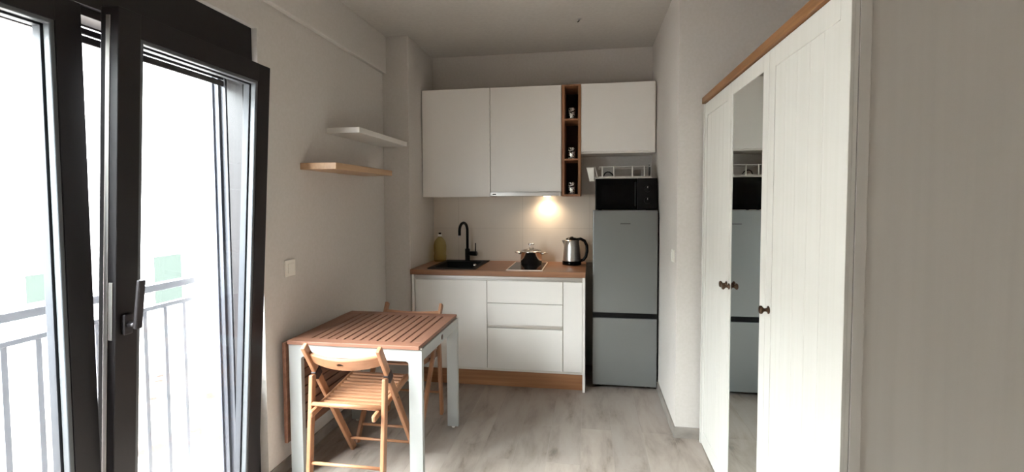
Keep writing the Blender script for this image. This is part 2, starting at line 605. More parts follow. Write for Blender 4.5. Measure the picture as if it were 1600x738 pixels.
G = .0024
t = thing('base_cabinet', ((KX0 + XB) / 2, 4.08, 0), 'white base cabinet with one wide plain door under the sink', 'cabinet', 'kitchen base units')
obj('body', base_body(B(), KX0, XB), M['carcass'], t)
obj('door', add_box(B(), KX0 + .010, XB - G, YK, YK + .02, .154, .857, .0015), M['white_front'], t)
obj('end_panel', add_box(B(), KX0 - .02, KX0, YK - .002, YB - .02, 0, .896, .001), M['white_front'], t)

t = thing('drawer_cabinet', (XB + .3, 4.08, 0), 'white three-drawer base cabinet with steel finger grip below the hob', 'cabinet', 'kitchen base units')
obj('body', base_body(B(), XB, XB + .6), M['carcass'], t)
for z0, z1 in ((.681, .857), (.511, .677), (.154, .480)):
    obj('drawer', add_box(B(), XB + G, XB + .6 - G, YK, YK + .02, z0, z1, .0015), M['white_front'], t)
bm = B()
add_box(bm, XB + G, XB + .6 - G, YK + .0175, YK + .0215, .482, .512)
add_box(bm, XB + G, XB + .6 - G, YK + .004, YK + .0175, .494, .510, .003)
obj('finger_grip', bm, M['steel'], t)

t = thing('narrow_cabinet', (KR - .075, 4.08, 0), 'narrow white base cabinet with plain front beside the refrigerator', 'cabinet', 'kitchen base units')
obj('body', base_body(B(), XB + .6, KR), M['carcass'], t)
obj('door', add_box(B(), XB + .6 + G, KR - G, YK, YK + .02, .154, .857, .0015), M['white_front'], t)
obj('end_panel', add_box(B(), KR, KR + .019, YK - .004, YB - .02, 0, .896, .001), M['white_front'], t)

bm = B()
add_box(bm, KX0 + .004, KR - .001, YK + .0175, YK + .0215, .858, .893)
add_box(bm, KX0 + .004, KR - .001, YK + .004, YK + .0175, .868, .893, .004)
tag(obj('grip_rail', bm, M['steel']), 'long brushed steel grip rail under the oak worktop edge', 'rail')
tag(obj('plinth', add_box(B(), KX0, KR - .001, YK + .042, YK + .058, 0, .128, .001), M['plinth']), 'oak plinth board at floor level under the white base cabinets', 'plinth')

# worktop with cut-outs for the sink
SX0, SX1, SY0, SY1 = -1.305, -.902, 3.815, 4.385
WX0, WX1, WYF = -1.431, KR + .021, 3.757
bm = B()
add_box(bm, WX0, SX0 + .02, WYF, YB - .012, .896, .936)
add_box(bm, SX1 - .02, WX1, WYF, YB - .012, .896, .936)
add_box(bm, SX0 + .02, SX1 - .02, WYF, SY0 + .02, .896, .936)
add_box(bm, SX0 + .02, SX1 - .02, SY1 - .02, YB - .012, .896, .936)
bmesh.ops.remove_doubles(bm, verts=bm.verts[:], dist=1e-5)
tag(obj('worktop', bm, M['worktop']), 'brown oak worktop running over the white base cabinets', 'worktop')
sp = struct('backsplash', add_box(B(), -1.437, .35, YB - .011, YB - .0005, .936, 1.542), M['splash'], (-1.2, 4.41, .946))

# black sink
t = thing('kitchen_sink', ((SX0 + SX1) / 2, (SY0 + SY1) / 2, .936), 'black granite inset sink in the oak worktop', 'sink')
bm = B()
bx0, bx1, by0, by1 = SX0 + .04, SX1 - .04, SY0 + .04, SY1 - .13
z1, z2, zb = .936, .943, .78
def frame_ring(bm, ox, ix, z, zt):
    add_box(bm, ox[0], ix[0], ox[2], ox[3], z, zt)
    add_box(bm, ix[1], ox[1], ox[2], ox[3], z, zt)
    add_box(bm, ix[0], ix[1], ox[2], ix[2], z, zt)
    add_box(bm, ix[0], ix[1], ix[3], ox[3], z, zt)
frame_ring(bm, (SX0, SX1, SY0, SY1), (bx0, bx1, by0, by1), z1 + .0003, z2)
obj('rim', bm, M['sink'], t)
bm = B()
frame_ring(bm, (bx0 - .008, bx1 + .008, by0 - .008, by1 + .008), (bx0, bx1, by0, by1), zb, z1 + .002)
add_box(bm, bx0 - .008, bx1 + .008, by0 - .008, by1 + .008, zb - .008, zb)
obj('bowl', bm, M['sink'], t)
obj('drain', add_lathe(B(), [(0, .004), (.035, .004), (.04, 0)], ((bx0 + bx1) / 2, (by0 + by1) / 2, zb), 24), M['steel'], t)
obj('overflow_knob', add_lathe(B(), [(0, .016), (.010, .016), (.013, .012), (.013, .0), ], (-.950, 3.99, z2), 20), M['chrome'], t)

# faucet
fx, fy, fz = -1.094, 4.318, .9432
t = thing('faucet', (fx, fy, fz), 'black gooseneck tap at the back of the sink', 'tap')
obj('body', add_lathe(B(), [(0, 0), (.027, 0), (.027, .006), (.022, .010), (.022, .105), (.018, .112), (0, .112)], (fx, fy, fz), 24), M['black'], t)
pts = [(fx, fy, fz + .10)]
pts += [(fx, fy, fz + .28)]
rr = .068
dx, dy = -.28, -.96
for k in range(1, 13):
    a = PI * k / 12
    s = rr * (1 - math.cos(a))
    pts.append((fx + dx * s, fy + dy * s, fz + .28 + rr * math.sin(a)))
s = 2 * rr
pts.append((fx + dx * s, fy + dy * s, fz + .235))
sp_ = obj('spout', add_tube(B(), pts, .0125, 16), M['black'], t)
e = pts[-1]
obj('aerator', add_lathe(B(), [(0, -.012), (.011, -.012), (.0135, -.010), (.0135, .004), (0, .004)], e, 18), M['steel'], sp_)
bm = B()
add_tube(bm, [(fx + .015, fy - .004, fz + .068), (fx + .088, fy - .01, fz + .068)], .020, 18)
add_tube(bm, [(fx + .076, fy - .012, fz + .08), (fx + .079, fy - .018, fz + .165)], [.0055, .0045], 10)
obj('lever', bm, M['black'], t)

# hob
HX0, HX1, HY0, HY1 = -.652, -.362, 3.800, 4.305
t = thing('induction_hob', ((HX0 + HX1) / 2, (HY0 + HY1) / 2, .936), 'narrow black glass hob with pale trim under the pot', 'hob')
bm = B()
frame_ring(bm, (HX0, HX1, HY0, HY1), (HX0 + .009, HX1 - .009, HY0 + .009, HY1 - .009), .9362, .9425)
obj('trim', bm, M['trim'], t)
obj('glass_plate', add_box(B(), HX0 + .0088, HX1 - .0088, HY0 + .0088, HY1 - .0088, .9362, .9420), M['black_glass'], t)
# pot
px, py, pz = -.500, 4.225, .9427
t = thing('cooking_pot', (px, py, pz), 'shiny steel pot with lid and two side handles on the hob', 'pot')
obj('body', add_lathe(B(), [(0, 0), (.088, 0), (.093, .006), (.093, .098), (.097, .102), (.095, .104), (.090, .100), (.090, .010), (0, .010)], (px, py, pz), 48), M['chrome'], t)
bm = B()
add_lathe(bm, [(.097, .103), (.099, .107), (.093, .110), (.085, .113), (.085, .110), (.096, .104)], (px, py, pz), 48)
ld = obj('lid', bm, M['chrome'], t)
obj('lid_glass', add_lathe(B(), [(.086, .112), (.06, .122), (.03, .128), (0, .130)], (px, py, pz), 40), M['lid_glass'], ld)
bm = B()
for s in (-1, 1):
    add_tube(bm, [(px + s * .018, py, pz + .126), (px + s * .013, py, pz + .142), (px + s * .010, py, pz + .155), (px + s * .020, py, pz + .168)], [.006, .005, .006, .007], 10)
add_tube(bm, [(px - .026, py, pz + .170), (px, py, pz + .165), (px + .026, py, pz + .170)], [.008, .007, .008], 12)
obj('lid_knob', bm, M['chrome'], ld)
for s in (-1, 1):
    pts = [(px + s * (.090 + .0), py - .030, pz + .086), (px + s * .118, py - .026, pz + .092), (px + s * .138, py - .012, pz + .098),
           (px + s * .138, py + .012, pz + .098), (px + s * .118, py + .026, pz + .092), (px + s * .090, py + .030, pz + .086)]
    obj('handle', add_tube(B(), pts, .0065, 12), M['chrome'], t)

# kettle
kx, ky, kz = -.150, 4.235, .9362
t = thing('electric_kettle', (kx, ky, kz), 'steel electric kettle with black base and handle beside the pot', 'kettle')
obj('base', add_lathe(B(), [(0, 0), (.080, 0), (.082, .006), (.080, .030), (.074, .034), (0, .034)], (kx, ky, kz), 40), M['black_gloss'], t)
obj('body', add_lathe(B(), [(.076, .034), (.077, .05), (.070, .14), (.062, .205), (.056, .214), (.050, .214)], (kx, ky, kz), 48), M['steel'], t)
obj('lid', add_lathe(B(), [(.055, .212), (.050, .224), (.035, .231), (.014, .234), (.012, .240), (0, .241)], (kx, ky, kz), 36), M['black_gloss'], t)
bm = B()
vs = [bm.verts.new(p) for p in ((kx - .055, ky - .020, kz + .165), (kx - .055, ky + .020, kz + .165), (kx - .086, ky, kz + .208), (kx - .054, ky - .022, kz + .212), (kx - .054, ky + .022, kz + .212), (kx - .066, ky, kz + .160))]
bm.faces.new((vs[0], vs[5], vs[2], vs[3]))
bm.faces.new((vs[1], vs[4], vs[2], vs[5]))
bm.faces.new((vs[3], vs[2], vs[4]))
obj('spout', bm, M['steel'], t)
pts = [(kx + .040, ky, kz + .216), (kx + .075, ky - .002, kz + .222), (kx + .108, ky - .004, kz + .205), (kx + .128, ky - .006, kz + .165), (kx + .130, ky - .006, kz + .115),
       (kx + .120, ky - .004, kz + .070), (kx + .100, ky - .002, kz + .042), (kx + .068, ky, kz + .030)]
obj('handle', add_tube(B(), pts, [.012, .013, .013, .013, .013, .013, .013, .012], 14), M['black_gloss'], t)

# oil bottle
ox, oy, oz = -1.352, 4.315, .9362
t = thing('oil_bottle', (ox, oy, oz), 'yellowish clear plastic bottle with white cap in the worktop corner', 'bottle')
bm = B()
add_lathe(bm, [(0, 0), (.050, 0), (.056, .006), (.057, .05), (.053, .075), (.057, .10), (.057, .145), (.050, .180), (.034, .205), (.017, .222), (.015, .236), (0, .236)], (ox, oy, oz), 32)
obj('body', bm, M['oil'], t)
cp = obj('cap', add_lathe(B(), [(.0175, .228), (.0175, .248), (0, .248)], (ox, oy, oz), 20), M['white_cap'], t)
obj('cap_top', add_lathe(B(), [(.012, .248), (.012, .262), (0, .263)], (ox, oy, oz), 16), M['black'], cp)

# ------------------------------------------------------------------ upper units
YU = 4.087
XU = -.831
def upper_body(bm, x0, x1, z0, z1):
    add_box(bm, x0, x0 + .016, YU + .021, YB - .002, z0, z1)
    add_box(bm, x1 - .016, x1, YU + .021, YB - .002, z0, z1)
    add_box(bm, x0 + .016, x1 - .016, YU + .021, YB - .002, z0, z0 + .016)
    add_box(bm, x0 + .016, x1 - .016, YU + .021, YB - .002, z1 - .016, z1)
    add_box(bm, x0 + .016, x1 - .016, YB - .012, YB - .002, z0 + .016, z1 - .016)
    return bm
UT, UB_ = 2.437, 1.522
t = thing('wall_cabinet', (XU - .3, 4.25, UB_), 'white wall cabinet with plain door above the sink', 'cabinet', 'kitchen wall units')
obj('body', upper_body(B(), XU - .6, XU, UB_, UT), M['carcass'], t)
obj('door', add_box(B(), XU - .6 + G, XU - G, YU, YU + .02, UB_, UT, .0015), M['white_front'], t)
t = thing('wall_cabinet', (XU + .3, 4.25, 1.56), 'white wall cabinet with plain door over the range hood', 'cabinet', 'kitchen wall units')
obj('body', upper_body(B(), XU, XU + .6, 1.562, UT), M['carcass'], t)
obj('door', add_box(B(), XU + G, XU + .6 - G, YU, YU + .02, 1.562, UT, .0015), M['white_front'], t)
x0 = XU + .6 + .16
t = thing('wall_cabinet', (x0 + .3, 4.25, 1.884), 'short white wall cabinet above the microwave and dish rack', 'cabinet', 'kitchen wall units')
obj('body', upper_body(B(), x0, x0 + .596, 1.872, UT), M['carcass'], t)
obj('door', add_box(B(), x0 + G, x0 + .596 - .010, YU, YU + .02, 1.885, UT, .0015), M['white_front'], t)

# oak open shelf unit
sx0, sx1 = XU + .6 + .002, XU + .6 + .158
t = thing('open_shelf_unit', ((sx0 + sx1) / 2, 4.25, UB_), 'narrow oak open shelf unit holding three mosaic jars', 'shelf unit')
for a, b in ((sx0, sx0 + .024), (sx1 - .022, sx1)):
    obj('side_panel', add_box(B(), a, b, YU - .002, YB - .002, UB_, UT, .001), M['oak_z'], t)
SH = [(UT - .014, UT), (2.146, 2.160), (1.818, 1.832), (UB_, UB_ + .018)]
for i, (a, b) in enumerate(SH):
    obj('shelf' if 0 < i < 3 else ('top_panel' if i == 0 else 'bottom_panel'), add_box(B(), sx0 + .024, sx1 - .022, YU, YB - .012, a, b, .001), M['oak_z'], t)
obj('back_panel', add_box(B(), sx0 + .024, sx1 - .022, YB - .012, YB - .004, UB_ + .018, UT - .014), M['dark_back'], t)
jc = (sx0 + sx1) / 2 + .001
def jar_bm(z):
    return add_lathe(B(), [(0, .0), (.026, .0), (.029, .006), (.029, .085), (.026, .094), (.028, .098), (.025, .100), (.023, .094), (.023, .008), (0, .008)], (jc, 4.17, z), 28)
for z, lab in ((2.1602, 'mosaic glass jar on the top level of the oak shelf'), (1.8322, 'mosaic glass jar on the middle level of the oak shelf'), (UB_ + .0182, 'mosaic glass jar on the lowest level of the oak shelf')):
    tag(obj('mosaic_jar', jar_bm(z), M['mosaic']), lab, 'jar', 'mosaic jars in the oak shelf')

# range hood
hx0, hx1 = XU + .002, XU + .598
t = thing('range_hood', ((hx0 + hx1) / 2, 4.25, 1.522), 'slim steel range hood under the wall cabinet, lamp lit', 'range hood')
obj('body', add_box(B(), hx0 + .004, hx1 - .004, YU + .005, YB - .014, 1.530, 1.5615), M['steel'], t)
obj('front_strip', add_box(B(), hx0, hx1, YU - .022, YU + .004, 1.526, 1.558, .003), M['steel'], t)
obj('badge', add_box(B(), hx0 + .020, hx0 + .050, YU - .0235, YU - .0215, 1.536, 1.546, .0005), M['black_gloss'], t)
obj('filter_panel', add_box(B(), hx0 + .05, hx1 - .05, YU + .04, YB - .1, 1.5255, 1.530), M['bead'], t)
lx, ly = -.372, 4.335
hl = obj('lamp', add_lathe(B(), [(0, 0), (.028, 0), (.032, .003), (.032, .006)], (lx, ly, 1.5230), 24), M['lamp'], t)
ld_ = bpy.data.lights.new('hood_light', 'SPOT')
ld_.energy = 1.5
ld_.color = (1.0, 0.76, 0.50)
ld_.spot_size = math.radians(150)
ld_.spot_blend = 0.9
ld_.shadow_soft_size = 0.025
lo = bpy.data.objects.new('hood_light', ld_)
C.objects.link(lo)
lo.parent = t
lo.location = Vector((lx, ly, 1.516)) - t.location

# ------------------------------------------------------------------ refrigerator
RX0, RX1, RYF = .026, .517, 3.877
t = thing('refrigerator', ((RX0 + RX1) / 2, 4.12, 0), 'silver two-door refrigerator standing between worktop and wall', 'refrigerator')
obj('body', add_box(B(), RX0 + .003, RX1 - .003, RYF + .055, YB - .05, .02, 1.400, .004), M['fridge_side'], t)
ud = obj('door', add_box(B(), RX0, RX1, RYF, RYF + .05, .606, 1.410, .006, 3), M['fridge'], t)
obj('logo', add_box(B(), .236, .312, RYF - .001, RYF + .0005, 1.302, 1.310), base_mat('logo_grey', lin(92, 92, 92), .3, .6), ud)
obj('door', add_box(B(), RX0, RX1, RYF, RYF + .05, .030, .566, .006, 3), M['fridge'], t)
obj('handle_recess', add_box(B(), RX0 + .002, RX1 - .002, RYF + .012, RYF + .054, .567, .605), M['black'], t)
for x in (RX0 + .05, RX1 - .05):
    for y in (RYF + .09, YB - .1):
        obj('foot', add_lathe(B(), [(0, 0), (.02, 0), (.02, .022), (0, .022)], (x, y, 0), 14), M['black'], t)
obj('hinge_cover', add_box(B(), RX1 - .07, RX1 - .01, RYF + .02, RYF + .10, 1.4005, 1.412, .003), M['fridge_side'], t)

# microwave on top
MX0, MX1, MYF, MZ0, MZ1 = .045, .520, 3.955, 1.4002, 1.658
t = thing('microwave_oven', ((MX0 + MX1) / 2, 4.12, MZ0), 'black microwave oven on top of the refrigerator', 'microwave')
obj('body', add_box(B(), MX0, MX1, MYF + .022, 4.30, MZ0 + .012, MZ1, .006), M['black_gloss'], t)
split = MX0 + .325
dd = obj('door', add_box(B(), MX0, split - .001, MYF, MYF + .0215, MZ0 + .012, MZ1, .004), M['black_gloss'], t)
obj('door_window', add_box(B(), MX0 + .05, split - .05, MYF - .0012, MYF + .001, MZ0 + .055, MZ1 - .05, .0005), M['black_glass'], dd)
obj('door_handle', add_box(B(), split - .022, split - .012, MYF - .018, MYF + .002, MZ0 + .04, MZ1 - .03, .004), M['black'], dd)
cpn = obj('control_panel', add_box(B(), split + .001, MX1, MYF, MYF + .0215, MZ0 + .012, MZ1, .004), M['black'], t)
for z in (MZ0 + .175, MZ0 + .085):
    kb = obj('dial', add_lathe(B(), [(.026, 0), (.024, -.016), (.020, -.018), (0, -.018)], ((split + MX1) / 2, MYF, z), 24, 'y'), M['black'], cpn)
    obj('dial_mark', add_box(B(), (split + MX1) / 2 - .0015, (split + MX1) / 2 + .0015, MYF - .0188, MYF - .0178, z + .006, z + .020), M['white_cap'], kb)
for x in (MX0 + .04, MX1 - .04):
    for y in (MYF + .05, 4.26):
        obj('foot', add_lathe(B(), [(0, 0), (.012, 0), (.012, .013), (0, .013)], (x, y, MZ0), 12), M['black'], t)

# dish rack on the microwave
DZ = MZ1 + .0005
t = thing('dish_rack', (.27, 4.12, DZ), 'white wire dish rack on top of the microwave', 'dish rack')
rx0, rx1, ry0, ry1 = .045, .470, 3.965, 4.26
obj('tray', add_box(B(), rx0 - .01, rx1 + .01, ry0 - .006, ry1, DZ, DZ + .011, .004), M['tray'], t)
bm = B()
zr = DZ + .094
add_tube(bm, [(rx0 + .03, ry0, zr), (rx1, ry0, zr), (rx1, ry1 - .01, zr), (rx0 + .03, ry1 - .01, zr), (rx0 + .03, ry0, zr)], .0022, 8)
add_tube(bm, [(rx0, ry0 + .004, DZ + .016), (rx1, ry0 + .004, DZ + .016), (rx1, ry1 - .01, DZ + .016), (rx0, ry1 - .01, DZ + .016), (rx0, ry0 + .004, DZ + .016)], .0022, 8)
obj('wire_frame', bm, M['rack'], t)
for x in (.098, .188, .330, .422):
    bm = B()
    add_tube(bm, [(x, ry0, DZ + .012), (x, ry0, zr + .003)], .0046, 8)
    obj('upright', bm, M['rack'], t)
obj('corner_wire', add_tube(B(), [(rx0 + .016, ry0, DZ + .012), (rx0 - .004, ry0, zr)], .0034, 8), M['rack'], t)
# cutlery caddy hooked on the left end
bm = B()
def loft(bm, sections):
    rings = [[bm.verts.new(p) for p in s] for s in sections]
    n = len(rings[0])
    for a, b in zip(rings, rings[1:]):
        for k in range(n):
            bm.faces.new((a[k], a[(k + 1) % n], b[(k + 1) % n], b[k]))
    bm.faces.new(rings[0][::-1])
    return bm, rings
q = lambda x0, x1, y0, y1, z: [(x0, y0, z), (x1, y0, z), (x1, y1, z), (x0, y1, z)]
loft(bm, [q(.0, .036, ry0 + .004, ry0 + .10, DZ - .018), q(-.026, .032, ry0 - .004, ry0 + .108, zr - .004), q(-.022, .028, ry0, ry0 + .104, zr - .004), q(.004, .032, ry0 + .008, ry0 + .096, DZ - .012)])
obj('cutlery_caddy', bm, M['rack'], t)

# things drying in the rack
bm = B()
zc = DZ + .066
add_lathe(bm, [(.0, .0), (.050, .004), (.054, .010), (.050, .012), (0, .006)], (.466, 4.10, zc), 32, 'x')
tag(obj('dark_plate', bm, base_mat('dark_dish', lin(70, 68, 62), .35)), 'dark round dish standing at the right end of the dish rack', 'dish')
bm = B()
add_lathe(bm, [(0, 0), (.022, .0), (.026, .01), (.030, .055), (.027, .055), (.023, .012), (0, .006)], (.345, 4.03, DZ + .0442), 24, 'x')
tag(obj('dark_cup', bm, base_mat('dark_cup', lin(112, 102, 94), .35)), 'small dark cup lying on its side in the dish rack', 'cup')
t = thing('pan_lid', (.150, 4.06, DZ + .0144), 'small dark lid with arched handle in the left half of the dish rack', 'lid')
obj('disc', add_lathe(B(), [(0, .012), (.030, .010), (.046, 0), (.048, .003), (.030, .014), (0, .016)], (.150, 4.06, DZ + .0145), 32), M['steel'], t)
obj('handle', add_tube(B(), [(.112, 4.06, DZ + .026), (.122, 4.058, DZ + .048), (.140, 4.056, DZ + .058), (.158, 4.056, DZ + .056), (.176, 4.058, DZ + .044), (.188, 4.06, DZ + .026)], .005, 10), M['black'], t)

# ------------------------------------------------------------------ wall shelves, switches
tag(obj('wall_shelf', add_box(B(), XL + .0005, -1.433, 2.918, 3.735, 1.922, 1.957, .002), M['white_shelf']), 'white floating wall shelf, the upper one near the column', 'shelf', 'floating wall shelves')
tag(obj('wall_shelf', add_box(B(), XL + .0005, -1.431, 2.616, 3.425, 1.674, 1.712, .002), M['oak_y']), 'light oak floating wall shelf, the lower one near the window', 'shelf', 'floating wall shelves')
t = thing('light_switch', (XL, 2.488, 1.118), 'white square light switch on the left wall beside the window', 'switch')
obj('plate', add_box(B(), XL + .0003, XL + .010, 2.442, 2.534, 1.072, 1.164, .003), M['switch'], t)
obj('rocker', add_box(B(), XL + .010, XL + .014, 2.461, 2.515, 1.091, 1.145, .002), M['switch'], t)
t = thing('light_switch', (XR, 3.24, 1.133), 'small white switch on the right wall between refrigerator and wardrobe', 'switch')
obj('plate', add_box(B(), XR - .010, XR - .0003, 3.200, 3.280, 1.093, 1.173, .003), M['switch'], t)
obj('rocker', add_box(B(), XR - .014, XR - .010, 3.215, 3.265, 1.108, 1.158, .002), M['switch'], t)
t = thing('ceiling_wire', (-.078, 3.668, ZC), 'small wire stub poking from the ceiling in front of the wall cabinets', 'wire')
obj('rose', add_lathe(B(), [(0, -.004), (.012, -.004), (.016, -.0003), (0, -.0003)], (-.078, 3.668, ZC), 16), M['white_cap'], t)
bm = B()
add_tube(bm, [(-.078, 3.668, ZC - .004), (-.082, 3.664, ZC - .018), (-.092, 3.66, ZC - .022)], .003, 8)
obj('wire', bm, M['black'], t)

# ------------------------------------------------------------------ wardrobe
AX, AY0, AY1, AZ = .675, 1.432, 3.080, 2.057
AXB = 1.255
t = thing('wardrobe', ((AX + AXB) / 2, (AY0 + AY1) / 2, 0), 'tall white three-door wardrobe with mirror and oak top along the right wall', 'wardrobe')
D = .020
bm = B()
add_box(bm, AX + D + .002, AXB, AY1 - .018, AY1, 0, AZ)
add_box(bm, AX + D + .002, AXB, AY0 + .018, AY1 - .018, .05, .068)
add_box(bm, AX + D + .002, AXB, AY0 + .018, AY1 - .018, AZ - .018, AZ)
add_box(bm, AXB - .008, AXB, AY0 + .018, AY1 - .018, .068, AZ - .018)
add_box(bm, AX + .06, AX + .076, AY0 + .018, AY1 - .018, 0, .05)
obj('body', bm, M['wardrobe'], t)
obj('end_panel', add_box(B(), AX - .004, AX + D + .002, AY1 + .003, AY1 + .022, 0, AZ, .001), M['wardrobe'], t)
bm = B()
add_box(bm, AX + D + .002, AXB, AY0 + .004, AY0 + .018, 0, AZ)
add_box(bm, AX + D + .002, AX + D + .030, AY0, AY0 + .005, 0, AZ, .001)
add_box(bm, AXB - .05, AXB, AY0, AY0 + .005, 0, AZ, .001)
obj('side_panel', bm, M['side_panel'], t)
obj('top_board', add_box(B(), AX - .014, AXB, AY0 - .012, AY1 + .026, AZ + .002, AZ + .040, .004), M['cornice'], t)
Z0 = .008
def knob(y, z, par):
    bm = B()
    add_lathe(bm, [(0, 0), (.015, 0), (.0155, -.003), (.008, -.006), (.006, -.014), (.009, -.020), (.015, -.024), (.0165, -.029), (.013, -.034), (0, -.036)], (AX, y, z), 22, 'x')
    obj('knob', bm, M['bronze'], par)
def panel_door(y0, y1, ky, sw=.058):
    bm = B()
    zt = AZ - .002
    add_box(bm, AX + .010, AX + D, y0, y1, Z0, zt)
    add_box(bm, AX, AX + .0105, y0, y0 + sw, Z0, zt, .0015)
    add_box(bm, AX, AX + .0105, y1 - sw, y1, Z0, zt, .0015)
    add_box(bm, AX, AX + .0105, y0 + sw, y1 - sw, zt - .075, zt, .0015)
    add_box(bm, AX, AX + .0105, y0 + sw, y1 - sw, Z0, Z0 + .09, .0015)
    n = 5
    w = (y1 - y0 - 2 * sw) / n
    for k in range(n):
        add_box(bm, AX + .0022, AX + .0105, y0 + sw + k * w + .0002, y0 + sw + (k + 1) * w - .0002, Z0 + .0903, zt - .0753, .0016)
    d = obj('door', bm, M['wardrobe'], t)
    knob(ky, 1.067, d)
    return d
Y12, Y23 = 2.540, 2.026
panel_door(Y12 + .0015, AY1 - .001, Y12 + .030)
bm = B()
zt = AZ - .002
my0, my1, mz1 = 2.090, 2.511, 1.992
y0, y1 = Y23 + .0015, Y12 - .0015
add_box(bm, AX + .010, AX + D, y0, y1, Z0, zt)
add_box(bm, AX, AX + .0105, y0, my0, Z0, zt, .0015)
add_box(bm, AX, AX + .0105, my1, y1, Z0, zt, .0015)
add_box(bm, AX, AX + .0105, my0, my1, mz1, zt, .0015)
add_box(bm, AX, AX + .0105, my0, my1, Z0, Z0 + .065, .0015)
d = obj('door', bm, M['wardrobe'], t)
obj('mirror', add_box(B(), AX + .003, AX + .0098, my0 + .0005, my1 - .0005, Z0 + .066, mz1 - .0005), M['mirror'], d)
knob(Y12 - .018, 1.064, d)
panel_door(AY0 + .001, Y23 - .0015, Y23 - .040)

# ------------------------------------------------------------------ drop-leaf table
TX0, TX1, TY0, TY1, TZ = -1.592, -.856, 2.357, 3.080, .747
t = thing('dining_table', ((TX0 + TX1) / 2, (TY0 + TY1) / 2, 0), 'drop-leaf table with brown slatted top and white frame against the left wall', 'table')
def slat_boards(n, a0, a1, gap):
    w = (a1 - a0 - gap * (n - 1)) / n
    return [(a0 + k * (w + gap), a0 + k * (w + gap) + w) for k in range(n)]
zt0 = TZ - .020
for a, b in ((TY0, TY0 + .072), (TY1 - .072, TY1)):
    obj('end_batten', add_box(B(), TX0, TX1, a, b, zt0, TZ, .003), M['table_batten'], t)
bm = B()
bounds = [TX0] + [-1.490 + .047 * k for k in range(13)] + [TX1]
for a, b in zip(bounds, bounds[1:]):
    ga = 0 if a == TX0 else .0042
    gb = 0 if b == TX1 else .0042
    add_box(bm, a + ga, b - gb, TY0 + .0725, TY1 - .0725, zt0, TZ - .0003, .002)
obj('tabletop', bm, M['table_wood'], t)
# white frame
FX0, FX1 = -1.589, -.846
def portal(y0, y1):
    """two legs joined by a rail, rounded inner corners"""
    bm = B()
    w, zr_, zt_ = .070, .664, zt0 - .001
    r = .018
    def half(x0, sg):
        P0 = [(x0, zr_ - r), (x0 + sg * w, zr_ - r)]
        for k in range(1, 7):
            a = PI - (PI / 2) * k / 6
            P0.append((x0 + sg * (w + r + r * math.cos(a)), zr_ - r + r * math.sin(a)))
        P0.append((x0 + sg * (w + r), zt_))
        c = (x0, zt_)
        tris = [(c, p, q) for p, q in zip(P0, P0[1:])]
        tris.append(((x0, .012), (x0 + sg * w, .012), (x0 + sg * w, zr_ - r), (x0, zr_ - r)))
        return tris
    polys = half(FX0, 1) + half(FX1, -1)
    polys.append(((FX0 + w + r, zr_), (FX1 - w - r, zr_), (FX1 - w - r, zt_), (FX0 + w + r, zt_)))
    front = []
    for pl_ in polys:
        front.append(bm.faces.new([bm.verts.new((x, y0, z)) for x, z in pl_]))
    bmesh.ops.remove_doubles(bm, verts=bm.verts[:], dist=1e-6)
    bmesh.ops.recalc_face_normals(bm, faces=bm.faces[:])
    ex = bmesh.ops.extrude_face_region(bm, geom=bm.faces[:])
    bmesh.ops.translate(bm, verts=[v for v in ex['geom'] if isinstance(v, bmesh.types.BMVert)], vec=(0, y1 - y0, 0))
    return bm
for y0, y1 in ((TY0 + .010, TY0 + .040), (TY1 - .034, TY1 - .004)):
    lg = obj('leg_frame', portal(y0, y1), M['table_white'], t)
    for x in (FX0 + .035, FX1 - .035):
        obj('foot_glide', add_lathe(B(), [(0, 0), (.010, 0), (.012, .013), (0, .013)], (x, (y0 + y1) / 2, 0), 14), M['white_cap'], lg)
for x0_, x1_ in ((FX1 - .026, FX1 - .001), (FX0 + .001, FX0 + .026)):
    ap = obj('side_apron', add_box(B(), x0_, x1_, TY0 + .0405, TY1 - .0345, .664, zt0 - .001, .002), M['table_white'], t)
    if x0_ > -1:
        obj('badge', add_lathe(B(), [(0, .0025), (.014, .0025), (.016, 0)], (FX1 - .001, 2.725, .695), 24, 'x'), M['bronze'], ap)
for y in (TY0 + .018, TY1 - .018):
    obj('corner_cap', add_box(B(), TX1, FX1 - .0005, y - .006, y + .006, zt0, zt0 + .009, .002), M['white_cap'], t)
# hanging leaf, its slats running the same way
bm = B()
lx0, lx1, lz0, lz1 = -1.622, -1.602, .185, .735
for a, b in ((TY0, TY0 + .072), (TY1 - .072, TY1)):
    add_box(bm, lx0, lx1, a, b, lz0, lz1, .003)
for a, b in slat_boards(11, lz0, lz1, .007):
    add_box(bm, lx0 + .0004, lx1 - .0004, TY0 + .0725, TY1 - .0725, a, b, .002)
obj('drop_leaf', bm, M['table_wood'], t)
for y in (TY0 + .15, TY1 - .15):
    obj('hinge', add_tube(B(), [(-1.597, y - .03, TZ - .024), (-1.597, y + .03, TZ - .024)], .005, 10), M['steel'], t)

